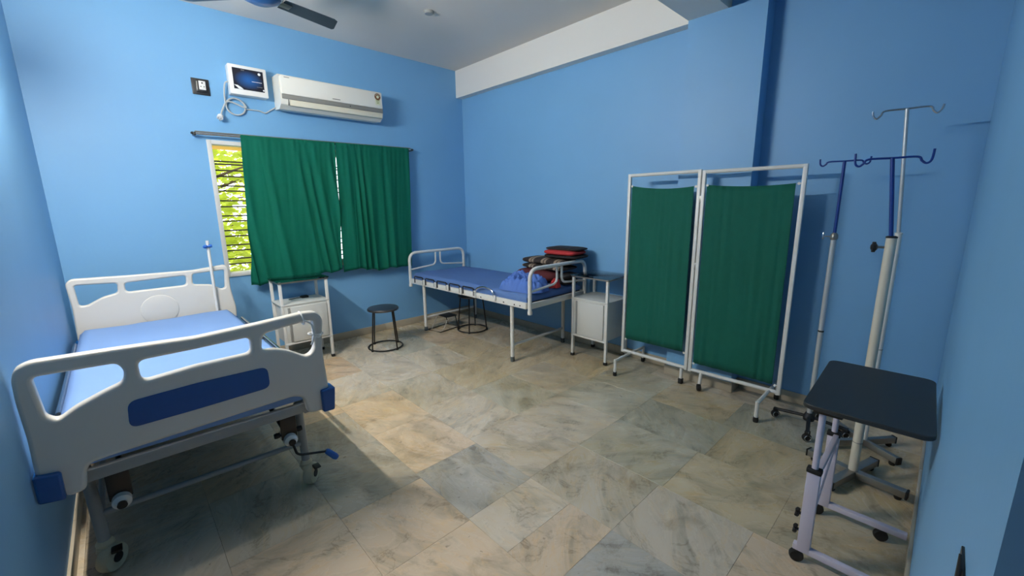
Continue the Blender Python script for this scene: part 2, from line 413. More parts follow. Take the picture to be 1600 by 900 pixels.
# window: white frame, sashes with panes, dark grille bars
win = bpy.data.objects.new('window_1', None); COL.objects.link(win); win['kind'] = 'structure'; win['_w'] = (0, 0, 0)
f = MB(); fw = 0.035
f.box((WX0, D-0.012, WZ0), (WX0+fw, D+0.09, WZ1), 0.003); f.box((WX1-fw, D-0.012, WZ0), (WX1, D+0.09, WZ1), 0.003)
f.box((WX0+fw, D-0.012, WZ1-fw), (WX1-fw, D+0.09, WZ1), 0.003); f.box((WX0+fw, D-0.012, WZ0), (WX1-fw, D+0.09, WZ0+fw), 0.003)
f.build('window_frame', 'alu_frame', win)
MB().box((WX0, D+0.09, WZ0-0.02), (WX1, D+0.22, WZ0+0.012), 0.003).build('window_sill', 'skirting', win)
nsash = 3; sw = (WX1-WX0-2*fw)/nsash
for i in range(1, nsash):                  # the first sash is slid open behind the second
    x0 = WX0+fw+i*sw; x1 = x0+sw; s_ = MB(); e = 0.03
    yy = D+0.03 if i == 1 else D+0.055
    s_.box((x0, yy, WZ0+fw), (x0+e, yy+0.02, WZ1-fw)); s_.box((x1-e, yy, WZ0+fw), (x1, yy+0.02, WZ1-fw))
    s_.box((x0+e, yy, WZ0+fw), (x1-e, yy+0.02, WZ0+fw+e)); s_.box((x0+e, yy, WZ1-fw-e), (x1-e, yy+0.02, WZ1-fw))
    so = s_.build('window_sash', 'alu_frame', win)
    MB().box((x0+e, yy+0.008, WZ0+fw+e), (x1-e, yy+0.012, WZ1-fw-e)).build('window_pane', 'window_glass', so, 0)
for z in (1.864, 1.839, 1.786, 1.733, 1.649, 1.604, 1.516, 1.463, 1.380, 1.332, 1.246, 1.194, 1.111, 1.059, 0.982, 0.933):
    MB().box((WX0+0.005, D+0.105, z-0.006), (WX1-0.005, D+0.117, z+0.006)).build('grille_bar', 'bar_dark', win)
for x in (1.285, 1.72, 2.15, 2.55):
    MB().box((x-0.008, D+0.118, WZ0), (x+0.008, D+0.13, WZ1)).build('grille_upright', 'bar_dark', win)

# ================================================================== OUTSIDE THE WINDOW
g_ = MB().box((-8, D+T+0.02, -0.6), (10, 16, -0.5)).build('ground', 'ground_out'); g_['kind'] = 'structure'
tag(MB().box((0.6, D+T+0.005, 2.035), (3.1, D+T+0.55, 2.13), 0.01).build('window_sunshade', 'sun_orange'), 'orange concrete sunshade ledge outside above the window', 'ledge')
def tree(cx, cy, n, rad, zc, label, seed):
    random.seed(seed)
    t = thing('leafy_tree', label, 'tree', (cx, cy, -0.5), 'trees outside the window')
    tr = MB(); tr.tube(catmull([(cx, cy, -0.5), (cx+0.05, cy, 0.6), (cx-0.08, cy+0.1, 1.7), (cx, cy, 2.9)], 4), [0.09-0.004*i for i in range(13)], 8)
    tr.build('trunk', 'bark', t)
    for k in range(7):
        a = random.uniform(0, 2*PI); z = random.uniform(0.7, 2.4)
        MB().tube([(cx, cy, z), (cx+0.5*rad*math.cos(a), cy+0.5*rad*math.sin(a), z+0.3), (cx+rad*math.cos(a), cy+rad*math.sin(a), z+0.45)], [0.03, 0.02, 0.008], 6).build('branch', 'bark', t)
    mb = MB()
    for k in range(n):
        while True:
            q = Vector((random.uniform(-1, 1), random.uniform(-1, 1), random.uniform(-1, 1)))
            if q.length < 1 and noise.noise(q*2.2+Vector((seed, 0, 0))) > -0.08: break
        p = Vector((cx+q.x*rad, cy+q.y*rad*0.7, zc+q.z*rad*1.25)); L_ = random.uniform(0.1, 0.2)
        rot = Matrix.Rotation(random.uniform(0, 2*PI), 4, 'Z') @ Matrix.Rotation(random.uniform(-1.2, 1.2), 4, 'X') @ Matrix.Rotation(random.uniform(-0.6, 0.6), 4, 'Y')
        vs = [p+(rot @ Vector(c)) for c in ((0, 0, 0), (L_*0.45, L_*0.28, 0.01), (L_, 0, -0.01), (L_*0.45, -L_*0.28, 0.01))]
        mb.add(vs, [(0, 1, 2, 3)])
    fo = mb.build('foliage', 'leaf', t, 0); fo['kind'] = 'stuff'
tree(0.95, 6.9, 2600, 1.25, 1.3, 'yellow-green leafy tree crown filling the open window strip', 3)
tree(1.3, 10.4, 3000, 1.9, 1.2, 'leafy tree standing farther off behind the other window trees', 9)
random.seed(11)

# ================================================================== LAMP (tube light on the left wall, just out of frame)
TZ, TY0, TY1 = 2.45, 2.42, 3.24
tl = thing('tube_light', 'white fluorescent tube light batten high on the left wall', 'lamp', (XL, (TY0+TY1)/2, TZ))
MB().box((XL, TY0-0.03, TZ-0.025), (XL+0.035, TY1+0.03, TZ+0.025), 0.004).build('batten', 'plastic_white', tl)
for y in (TY0, TY1): MB().box((XL+0.035, y-0.012, TZ-0.012), (XL+0.05, y+0.012, TZ+0.012), 0.003).build('lamp_holder', 'plastic_white', tl)
MB().tube([(XL+0.07, TY0-0.02, TZ), (XL+0.07, TY1+0.02, TZ)], 0.02, 16).build('tube', 'tube_glow', tl)

# ================================================================== HOSPITAL BED WITH MOULDED PANELS
PY, HY = 2.05, 4.19
bed = thing('hospital_bed', 'hospital crank bed with white moulded end panels and blue corner bumpers', 'bed', (0.48, 3.12, 0))
def fx(u, v):
    p = on(u, v, 1, PY); return (0.965-(0.965-p.x)*0.978, p.z)
def hx(u, v):
    p = on(u, v, 1, HY); return (max(0.004, p.x), p.z)
def smooth2(pts, n=4): return [(p.x, p.y) for p in catmull([Vector((a, b, 0)) for a, b in pts], n, True)]
def rnd(pts, rad, n=5):
    """closed polygon with rounded corners"""
    m = len(pts); out = []
    for i in range(m):
        a, b, c = (Vector((*pts[(i+k) % m], 0)) for k in (-1, 0, 1)); d1, d2 = a-b, c-b
        rr = rad[i] if isinstance(rad, (list, tuple)) else rad
        r = min(rr, d1.length*0.45, d2.length*0.45)
        p1 = b+d1.normalized()*r; p2 = b+d2.normalized()*r
        for k in range(n+1):
            t = k/n; q = p1*(1-t)**2+b*2*t*(1-t)+p2*t*t; out.append((q.x, q.y))
    return out
foot_out = [(1, 596), (6, 577), (30, 566), (160, 546), (300, 526), (400, 504), (471, 487), (492, 485), (502, 497), (501, 530), (503, 553), (511, 600), (514, 636), (479, 644), (476, 630), (470, 619), (455, 618), (300, 668), (160, 713), (130, 724), (124, 738), (125, 765), (96, 776), (44, 760), (38, 735), (28, 690), (8, 630)]
foot_rad = [.03, .02, .03, .02, .02, .02, .02, .03, .02, .03, .03, .03, .012, .02, .02, .03, .03, .03, .03, .03, .02, .02, .012, .02, .03, .03, .03]
outl = rnd([fx(u, v) for u, v in foot_out], foot_rad)
h1 = rnd([fx(u, v) for u, v in ((34, 591), (100, 580), (172, 568), (184, 578), (184, 597), (150, 613), (105, 637), (78, 657), (58, 652))], .02)
h2 = rnd([fx(u, v) for u, v in ((206, 564), (300, 545), (386, 526), (389, 551), (300, 571), (213, 596))], .025)
h3 = rnd([fx(u, v) for u, v in ((406, 522), (440, 511), (487, 498), (489, 545), (477, 556), (446, 546), (425, 544), (405, 548))], .025)
fp = plate([outl, h1, h2, h3], PY, 0.024, 0.013).build('foot_panel', 'abs_white', bed, 50)
inset = rnd([fx(u, v) for u, v in ((189, 627), (300, 597), (413, 571), (418, 603), (300, 638), (193, 668))], .03)
plate([inset], PY-0.0235, 0.003, 0.001).build('inset_panel', 'abs_blue', fp)
for k, q in enumerate((((497, 607), (519, 600), (519, 635), (501, 640)), ((36, 744), (83, 735), (93, 776), (46, 786)))):
    pts = [fx(u, v) for u, v in q]; pts = [(max(-0.008, a), b) for a, b in pts]
    plate([rnd(pts, .01)], PY-0.004, 0.04, 0.008).build('corner_bumper', 'abs_blue', fp)
head_out = [(101, 444), (110, 436), (200, 430), (300, 422), (350, 413), (356, 418), (360, 450), (369, 480), (372, 560), (124, 590), (113, 482)]
ho = rnd([hx(u, v) for u, v in head_out], .03)
k1 = rnd([hx(u, v) for u, v in ((115, 446), (150, 444), (183, 442), (184, 457), (160, 464), (136, 477), (124, 478))], .02)
k2 = rnd([hx(u, v) for u, v in ((194, 442), (290, 430), (291, 445), (197, 456))], .025)
k3 = rnd([hx(u, v) for u, v in ((300, 428), (350, 421), (351, 449), (345, 451), (330, 444), (301, 444))], .02)
hp = plate([ho, k1, k2, k3], HY, 0.022, 0.012).build('head_panel', 'abs_white', bed, 50)
cxz = hx(250, 481)
MB().lathe([(0.118, -0.002), (0.112, 0.004), (0.095, 0.007), (0.03, 0.008)], (cxz[0], HY-0.022, cxz[1]-0.01), (0, -1, 0), 32).build('round_emblem_boss', 'abs_white', hp)
for x in (0.03, 0.955): MB().box((x-0.03, HY-0.04, 0.42), (x+0.02, HY+0.035, 0.54), 0.008).build('corner_bumper', 'abs_blue', hp)
# frame
BZ = 0.49
for x in (0.075, 0.875): MB().box((x-0.02, PY+0.03, BZ-0.03), (x+0.02, HY-0.03, BZ+0.03), 0.004).build('side_beam', 'frame_grey', bed)
MB().box((0.085, PY+0.028, 0.468), (0.865, PY+0.058, 0.515), 0.004).build('end_beam', 'frame_grey', bed)
MB().box((0.085, HY-0.065, 0.468), (0.865, HY-0.035, 0.515), 0.004).build('end_beam', 'frame_grey', bed)
MB().box((0.095, PY+0.12, 0.515), (0.855, HY-0.06, 0.528), 0.003).build('mattress_base', 'dark_steel', bed)
LEGY = (2.23, 3.95)
for y in LEGY:
    for x in (0.1, 0.875):
        MB().tube([(x-0.008, y, 0.46), (x, y, 0.125)], 0.02, 14).build('leg', 'frame_grey', bed)
        c = MB(); sx = 1 if x > 0.4 else -1
        c.lathe([(0.006, -0.024), (0.05, -0.022), (0.055, -0.012), (0.055, 0.012), (0.05, 0.022), (0.006, 0.024)], (x+0.012, y-0.018, 0.055), (0.75, -0.65, 0), 24)
        co = c.build('caster_wheel', 'caster_cream', bed)
        hb = MB().lathe([(0.02, -0.027), (0.02, 0.027)], (x+0.012, y-0.018, 0.055), (0.75, -0.65, 0), 16); hb.build('hub', 'rubber', co)
        fk = MB().lathe([(0.024, 0.0), (0.03, 0.02), (0.022, 0.035)], (x, y, 0.1)).box((x-0.03, y-0.03, 0.085), (x+0.03, y+0.03, 0.112), 0.012); fk.build('fork', 'caster_cream', co)
        MB().box((x+0.015, y-0.075, 0.098), (x+0.05, y-0.03, 0.108), 0.004).build('brake_pedal', 'dark_steel', co)
    MB().tube([(0.1, y, 0.25), (0.875, y, 0.235)], 0.013, 12).build('leg_brace', 'frame_grey', bed)
for x in (0.1, 0.875): MB().tube([(x, LEGY[0], 0.2), (x, LEGY[1], 0.2)], 0.012, 10).build('side_brace', 'frame_grey', bed)
# cranks under the foot end
for (x, ext) in ((0.18, 0), (0.79, 1)):
    cr = MB(); cr.tube([(x, PY+0.75, 0.42), (x, PY+0.1, 0.335)], 0.012, 12); cr.box((x-0.035, PY+0.08, 0.335), (x+0.035, PY+0.09, 0.47), 0.003)
    co = cr.build('crank_screw', 'dark_steel', bed)
    MB().lathe([(0.022, -0.06), (0.03, -0.05), (0.03, 0.04), (0.018, 0.05)], (x, PY+0.1, 0.335), (0, -1, -0.13), 20).build('crank_collar', 'enamel_white', co)
    MB().lathe([(0.014, 0.0), (0.016, 0.012)], (x, PY+0.052, 0.328), (0, -1, -0.13), 16).build('crank_socket', 'rubber', co)
    if ext:
        for dx in (-0.05, 0.05): MB().lathe([(0.012, -0.012), (0.014, 0), (0.012, 0.012)], (x+dx, PY+0.1, 0.36), (1, 0, 0), 10).tube([(x, PY+0.1, 0.345), (x+dx, PY+0.1, 0.36)], 0.006, 8).build('wing_knob', 'rubber', co)
        MB().tube(fillet([(x, PY+0.05, 0.328), (x+0.01, PY+0.03, 0.27), (x+0.03, PY+0.03, 0.255), (x+0.15, PY+0.05, 0.21)], 0.01), 0.006, 8).build('crank_arm', 'dark_steel', co)
        MB().lathe([(0.01, 0), (0.015, 0.008), (0.017, 0.06), (0.012, 0.075)], (x+0.15, PY+0.05, 0.215), (0.42, -0.1, -0.5), 16).build('crank_grip', 'blue_knob', co)
# collapsible side rails
for sx, x in ((1, 0.955), (-1, 0.018)):
    MB().tube([(x, PY+0.55, 0.575), (x, HY-0.33, 0.585)], 0.011, 10).build('side_rail', 'steel', bed)
    for y in (2.75, 3.2, 3.65): MB().box((min(x, 0.895 if sx > 0 else 0.055)-0.004, y-0.012, 0.48), (max(x, 0.895 if sx > 0 else 0.055)+0.004, y+0.012, 0.58), 0.003).build('rail_bracket', 'steel', bed)
# mattress lies on the bed
def mattress(name, x0, x1, y0, y1, z0, z1, m, M=None, wr=0.006, nseed=0, sag=0.0):
    mb = MB(M); nx, ny = 30, 60
    r = 0.03
    def top(u, v):
        x = x0+(x1-x0)*u; y = y0+(y1-y0)*v
        e = min(u*(x1-x0), (1-u)*(x1-x0), v*(y1-y0), (1-v)*(y1-y0)); dz = 0
        if e < r: dz = -(r-math.sqrt(max(0, r*r-(r-e)**2)))
        return (x, y, z1+dz+wr*noise.noise(Vector((x*5+nseed, y*3, 0)))+0.5*wr*noise.noise(Vector((x*14, y*5, nseed))))
    mb.grid(top, nx, ny)
    def side(fn): mb.grid(fn, 30, 2)
    side(lambda u, v: (x0+(x1-x0)*u, y0, z0+(top(u, 0)[2]-z0)*v)); side(lambda u, v: (x0+(x1-x0)*u, y1, z0+(top(u, 1)[2]-z0)*v))
    mb.grid(lambda u, v: (x0, y0+(y1-y0)*u, z0+(top(0, u)[2]-z0)*v), 60, 2); mb.grid(lambda u, v: (x1, y0+(y1-y0)*u, z0+(top(1, u)[2]-z0)*v), 60, 2)
    mb.add([(x0, y0, z0), (x1, y0, z0), (x1, y1, z0), (x0, y1, z0)], [(0, 1, 2, 3)])
    bm = bmesh.new(); vs = [bm.verts.new(p) for p in mb.v]
    for fc in mb.f:
        bm.faces.new([vs[i] for i in fc])
    bmesh.ops.remove_doubles(bm, verts=bm.verts, dist=1e-5); bm.verts.index_update()
    mb2 = MB(); mb2.v = [tuple(v.co) for v in bm.verts]; mb2.f = [tuple(v.index for v in q.verts) for q in bm.faces]; bm.free()
    return mb2.build(name, m, None, 60)
tag(mattress('mattress', 0.032, 0.925, PY+0.045, HY-0.06, 0.53, 0.622, 'sheet_light', wr=0.005), 'mattress in a smooth light blue sheet on the bed with moulded white panels', 'mattress')
# gauze knotted on the foot panel's rail
gz = thing('gauze_tie', 'thin white gauze strip knotted round the foot panel corner rail', 'tie', (0.925, PY, 0.9))
gp = on(470, 492, 1, PY); gq = on(497, 520, 1, PY)
def ring(c, ax, r, t, name, par): 
    q = Vector((0, 0, 1)).rotation_difference(Vector(ax).normalized())
    MB().tube([Vector(c)+q @ Vector((r*math.cos(2*PI*k/20), r*math.sin(2*PI*k/20), 0)) for k in range(20)], t, 8, closed=True).build(name, 'plastic_white', par)
ring((gp.x, PY, gp.z-0.015), (1, 0, 0.2), 0.031, 0.004, 'loop', gz); ring((gq.x-0.012, PY, gq.z), (0.1, 0, 1), 0.031, 0.004, 'loop', gz)
MB().tube(catmull([(gp.x, PY-0.032, gp.z-0.02), (gp.x+0.03, PY-0.034, gp.z-0.045), (gq.x-0.03, PY-0.036, gq.z), (gq.x-0.045, PY-0.034, gq.z-0.04)], 5), 0.0045, 6).build('tail', 'plastic_white', gz)
MB().tube(catmull([(gq.x-0.03, PY-0.036, gq.z), (gq.x-0.012, PY-0.036, gq.z-0.01), (gq.x+0.003, PY-0.034, gq.z-0.004)], 5), 0.0045, 6).build('tail', 'plastic_white', gz)
# drip rod standing at the bed head
iv = thing('drip_rod', 'slim white drip rod with blue knob clamped at the bed head panel', 'rod', (0.83, HY-0.06, 0.5))
MB().tube([(0.838, HY-0.045, 0.517), (0.84, HY-0.045, 1.195)], 0.011, 12).build('pole', 'enamel_white', iv)
kp = on(322, 384, 1, HY-0.06)
MB().lathe([(0.006, -0.03), (0.014, -0.022), (0.014, -0.008), (0.008, 0.0), (0.014, 0.02), (0.012, 0.03)], (0.835, HY-0.06, 1.15), (1, 0, 0.1), 14).build('knob', 'blue_knob', iv)

# ================================================================== BEDSIDE CABINETS
def cabinet(label, x0, y0, wd, dp, face, ztop=0.8, zt=0.585, zb=0.215):
    """local: width along X, front at y=0 looking to -Y, depth to +Y"""
    if face == 'near': M = Matrix.Translation((x0, y0, 0))
    else: M = Matrix.Translation((x0, y0, 0)) @ Matrix.Rotation(-PI/2, 4, 'Z')       # front looks to -X
    t = thing('bedside_cabinet', label, 'cabinet', tuple(M @ Vector((wd/2, dp/2, 0))), 'bedside cabinets')
    p = 0.012
    for ix, x in enumerate((p, wd-p)):
        for y in (p, dp-p):
            po = MB(M).box((x-p, y-p, 0.022), (x+p, y+p, ztop-0.006), 0.002).build('post', 'enamel_white', t)
            MB(M).box((x-p-0.004, y-p-0.004, 0), (x+p+0.004, y+p+0.004, 0.028), 0.004).build('rubber_foot', 'rubber', po)
    MB(M).box((2*p, 0.002, zb), (wd-2*p, dp-0.004, zt-0.006), 0.003).box((0.0, -0.002, zt-0.012), (wd, dp, zt), 0.002).build('body', 'cabinet_white', t)
    dr = MB(M).box((2*p+0.05, -0.010, zb+0.018), (wd-2*p-0.012, 0.004, zt-0.025), 0.003).build('door', 'cabinet_white', t)
    MB(M).box((2*p+0.028, -0.006, zb+0.02), (2*p+0.045, 0.004, zt-0.03), 0.001).build('pull_recess', 'frame_grey', dr)
    MB(M).box((0.0, -0.003, zb-0.006), (wd, 0.01, zb+0.012), 0.002).build('lower_rail', 'enamel_white', t)
    MB(M).box((-0.012, -0.012, ztop-0.006), (wd+0.012, dp+0.006, ztop+0.003), 0.0015).build('glass_top', 'top_glass', t)
    e = MB(M); e.box((-0.006, -0.006, ztop-0.02), (wd+0.006, 0.006, ztop-0.0065), 0.001); e.box((-0.006, dp-0.012, ztop-0.02), (wd+0.006, dp, ztop-0.0065), 0.001)
    e.box((-0.006, 0.006, ztop-0.02), (0.006, dp-0.012, ztop-0.0065), 0.001); e.box((wd-0.006, 0.006, ztop-0.02), (wd+0.006, dp-0.012, ztop-0.0065), 0.001)
    e.build('top_frame', 'steel_dull', t)
    return t
cabinet('white bedside cabinet with open shelf under the green window curtain', 1.292, 4.065, 0.425, 0.31, 'near')
cabinet('white bedside cabinet with open shelf between the tube bed and the green screen', 3.378, 2.43, 0.40, 0.36, 'left')
rm = MB().box((1.53, 4.27, 0.5855), (1.60, 4.325, 0.605), 0.008, Matrix.Identity(4)); rm.tube(catmull([(1.54, 4.30, 0.59), (1.48, 4.30, 0.589), (1.42, 4.28, 0.589)], 4), 0.003, 6)
tag(rm.build('dark_pouch', 'rubber'), 'small dark pouch with cord on the shelf of the cabinet under the curtain', 'pouch')

# ================================================================== STOOLS
def stool(label, cx, cy, rot):
    t = thing('round_stool', label, 'stool', (cx, cy, 0), 'round tube stools')
    z = 0.425
    MB().lathe([(0.02, z-0.006), (0.145, z-0.006), (0.152, z-0.02), (0.156, z-0.018), (0.157, z-0.004), (0.15, z+0.004), (0.08, z+0.006), (0.01, z+0.006)], (cx, cy, 0), n=32).build('seat', 'seat_steel', t)
    rr = 0.172
    MB().tube([(cx+rr*math.cos(2*PI*k/32), cy+rr*math.sin(2*PI*k/32), 0.013) for k in range(32)], 0.0075, 8, closed=True).build('base_ring', 'dark_steel', t)
    for k in range(4):
        a = rot+k*PI/2; lg = MB().tube([(cx+0.13*math.cos(a), cy+0.13*math.sin(a), z-0.008), (cx+rr*math.cos(a), cy+rr*math.sin(a), 0.018)], 0.0075, 8).build('leg', 'dark_steel', t)
        MB().lathe([(0.012, 0), (0.013, 0.008), (0.01, 0.02)], (cx+rr*math.cos(a), cy+rr*math.sin(a), 0), n=12).build('rubber_tip', 'rubber', lg)
stool('dark steel round stool standing free beside the cabinet under the curtain', 2.205, 3.96, R(15))
stool('dark steel round stool pushed in under the tube bed', 3.235, 3.80, R(40))
# low step frame under the bed
st = thing('foot_step', 'low dark foot step frame with bright struts under the tube bed', 'step', (3.03, 4.05, 0))
MB().tube([(2.845, 4.15, 0.009), (2.885, 3.95, 0.009), (3.19, 4.0, 0.009), (3.15, 4.205, 0.009)], 0.006, 8, closed=True).build('base_frame', 'dark_steel', st)
for (x, y) in ((2.89, 4.14), (2.935, 3.972)): MB().tube([(x, y, 0.01), (x+0.09, y+0.01, 0.15)], 0.0045, 8).build('strut', 'steel_dull', st)
for (x, y) in ((3.15, 4.18), (3.18, 4.02)): MB().tube([(x, y, 0.01), (x-0.03, y, 0.15)], 0.006, 8).build('rear_leg', 'dark_steel', st)
MB().box((3.0, 3.99, 0.15), (3.16, 4.19, 0.16), 0.004).build('tread', 'rubber', st)

# ================================================================== TUBE-FRAME WARD BED
FOOT = Vector((3.245, 2.488, 0)); HEAD = Vector((3.2, 4.40, 0)); ang = math.atan2(HEAD.x-FOOT.x, HEAD.y-FOOT.y)
Mb = Matrix.Translation(FOOT) @ Matrix.Rotation(-ang, 4, 'Z'); LB = (HEAD-FOOT).length; hw = 0.425
wb_ = thing('ward_bed', 'white tube-frame ward bed with black rail hooks against the blue corner', 'bed', tuple(Mb @ Vector((0, LB/2, 0))))
RZ0, RZ1 = 0.55, 0.605
for sx in (-1, 1):
    x = sx*(hw-0.02); ra = MB(Mb).box((x-0.018, 0.02, RZ0), (x+0.018, LB-0.02, RZ1), 0.003).build('side_rail', 'enamel_white', wb_)
    if sx < 0:
        for y in (0.09, 0.16, 0.3, 0.62, 1.62): MB(Mb).lathe([(0.006, 0), (0.006, 0.004), (0.003, 0.005)], (x-0.018, y, (RZ0+RZ1)/2-0.005), (-1, 0, 0), 10).build('bolt', 'dark_steel', ra)
for y in (0.0, LB):
    MB(Mb).box((-hw+0.02, y-0.015, RZ0), (hw-0.02, y+0.015, RZ1-0.005), 0.003).build('end_rail', 'enamel_white', wb_)
for y in (0.235, LB-0.23):
    for x in (-hw+0.045, hw-0.045):
        lg = MB(Mb).tube([(x, y, RZ0), (x, y, 0.03)], 0.018, 14).build('leg', 'enamel_white', wb_)
        MB(Mb).lathe([(0.019, 0), (0.021, 0.01), (0.02, 0.05)], (x, y, 0), n=14).build('foot_cap', 'rubber_grey', lg)
    MB(Mb).tube([(-hw+0.045, y, 0.16), (hw-0.045, y, 0.16)], 0.013, 10).build('leg_brace', 'enamel_white', wb_)
MB(Mb).box((-hw+0.04, 0.03, 0.585), (hw-0.04, LB-0.03, 0.603), 0.003).build('bed_deck', 'dark_steel', wb_)
def board(y, name):
    x = hw-0.02; zt = 0.905
    b = MB(Mb).tube(fillet([(-x, y, RZ0-0.03), (-x, y, zt), (x, y, zt), (x, y, RZ0-0.03)], 0.1, 8), 0.0175, 14).build(name, 'enamel_white', wb_)
    for sx in (-1, 1):
        MB(Mb).tube(fillet([(sx*0.035, y, zt), (sx*0.035, y, 0.735), (sx*x, y, 0.705)], 0.06, 6), 0.0105, 10).build('inner_tube', 'enamel_white', b)
    for sx in (-1, 1): MB(Mb).lathe([(0.02, 0), (0.021, 0.01), (0.021, 0.03)], (sx*x, y, RZ0-0.045), n=14).build('end_cap', 'enamel_white', b)
board(-0.012, 'foot_board'); board(LB+0.012, 'head_board')
# rail hooks: dark U loops along the near side, one chrome loop
x = -hw-0.006
for k in range(5):
    y0 = 0.72+k*0.225; hk = MB(Mb).tube(fillet([(x, y0, 0.57), (x, y0, 0.648), (x, y0+0.17, 0.648), (x, y0+0.17, 0.57)], 0.02, 4), 0.006, 8).build('rail_hook', 'rubber', wb_)
    MB(Mb).box((x-0.008, y0-0.035, 0.555), (x+0.004, y0-0.008, 0.625), 0.002).build('hook_plate', 'enamel_white', hk)
hk = MB(Mb).tube(fillet([(x, 0.42, 0.59), (x, 0.44, 0.66), (x, 0.56, 0.69), (x, 0.68, 0.65), (x, 0.7, 0.59)], 0.07, 5), 0.0075, 10).build('chrome_loop', 'steel', wb_)
for y in (0.41, 0.70): MB(Mb).box((x-0.008, y-0.012, 0.57), (x+0.006, y+0.012, 0.62), 0.002).build('hook_plate', 'enamel_white', hk)
tag(mattress('mattress', -hw+0.025, hw-0.025, 0.03, LB-0.03, 0.604, 0.672, 'sheet_blue', Mb, wr=0.009, nseed=4), 'thin mattress in a rumpled royal blue sheet on the tube-frame bed', 'mattress')
# things heaped at the foot end of the bed
def pad(cx, cy, cz, a, b, c, pw=2.6, seed=0, wr=0.0, rz=0.0, tilt=0.0, n=(40, 20)):
    """soft rounded cushion shape; cz is its underside"""
    mb = MB(Matrix.Translation((cx, cy, cz+c)) @ Matrix.Rotation(rz, 4, 'Z') @ Matrix.Rotation(tilt, 4, 'X'))
    sg = lambda t, e: math.copysign(abs(t)**e, t)
    def fn(u, v):
        th = 2*PI*u; ph = -PI/2+PI*v; e1 = 2/pw
        p = Vector((a*sg(math.cos(ph), 0.8)*sg(math.cos(th), e1), b*sg(math.cos(ph), 0.8)*sg(math.sin(th), e1), c*sg(math.sin(ph), 0.8)))
        if wr:
            q = Vector((p.x*9+seed, p.y*9, p.z*9)); k = 1+wr*(noise.noise(q)+0.6*noise.noise(q*2.3))
            p = Vector((p.x*k, p.y*k, p.z*(k if p.z > 0 else 1)))
        return p
    mb.grid(fn, *n); return mb
tag(pad(3.45, 2.91, 0.675, 0.16, 0.27, 0.066, 2.4, 1, 0.05, 0.12).build('pillow', 'maroon', None, 80), 'plump maroon pillow at the bottom of the bedding pile on the blue bed', 'pillow')
def soft(name, label, layers, cat='blanket'):
    t = thing(name, label, cat, tuple(layers[0][:3]))
    for (cx_, cy_, z_, a_, b_, c_, m_, sd, rz_) in layers: pad(cx_, cy_, z_, a_, b_, c_, 5, sd, 0.03, rz_).build('fold', m_, t, 80)
soft('plaid_blanket', 'folded brown plaid blanket lying on the maroon pillow', [(3.5, 2.83, 0.80, 0.15, 0.285, 0.03, 'plaid', 1, 0.02), (3.5, 2.82, 0.853, 0.145, 0.295, 0.036, 'plaid', 3, 0.04)])
soft('red_blanket', 'small folded black blanket with red face on top of the bedding pile', [(3.53, 2.63, 0.926, 0.135, 0.205, 0.024, 'black_cloth', 4, 0.06), (3.51, 2.63, 0.959, 0.142, 0.19, 0.03, 'red_cloth', 6, 0.06), (3.535, 2.63, 1.004, 0.132, 0.195, 0.018, 'black_cloth', 8, 0.06)])
soft('dark_blanket', 'folded black blanket behind the foot board of the blue bed', [(3.5, 2.58, 0.674, 0.12, 0.065, 0.028, 'black_cloth', 2, 0), (3.5, 2.58, 0.728, 0.12, 0.068, 0.03, 'black_cloth', 5, 0)])
def heap():
    mb = MB(Matrix.Translation((3.03, 2.72, 0.674)) @ Matrix.Rotation(0.15, 4, 'Z'))
    def fn(u, v):
        th = 2*PI*u; r = v; e = 2/2.8; sg = lambda t: math.copysign(abs(t)**e, t)
        x = 0.17*sg(math.cos(th))*r; y = 0.24*sg(math.sin(th))*r; hgt = 0.118*(1-r**4)
        k_ = min(1, hgt/0.035)
        wv = 2.2*noise.noise(Vector((x*8, y*8, 0)))
        fold = 0.016*math.sin((y+0.55*x)*62+3*wv)+0.013*abs(math.sin((x-0.3*y)*48+4*wv))
        hgt += (0.04*noise.noise(Vector((x*9, y*6, 3)))+fold+0.016*noise.noise(Vector((x*34, y*24, 1))))*k_
        ed = 1+0.09*noise.noise(Vector((math.cos(th)*3, math.sin(th)*3, 2)))
        return (x*ed, y*ed, max(0, hgt))
    mb.grid(fn, 140, 60); return mb.build('crumpled_sheet', 'heap_blue', None, 80)
tag(heap(), 'crumpled royal blue sheet heaped inside the foot board of the tube bed', 'sheet')
def rag():
    mb = MB(Matrix.Translation((3.29, 2.56, 0.674)))
    def fn(u, v):
        th = 2*PI*u; r = v; hgt = 0.075*(1-r**3)*(1+0.5*noise.noise(Vector((math.cos(th)*2*r, math.sin(th)*2*r, 9))))
        return (0.075*math.cos(th)*r*(1+0.25*math.sin(3*th)), 0.045*math.sin(th)*r, max(0, hgt))
    mb.grid(fn, 30, 12); return mb.build('red_cloth', 'red_cloth', None, 80)
tag(rag(), 'small bunched red cloth beside the crumpled blue sheet', 'cloth')

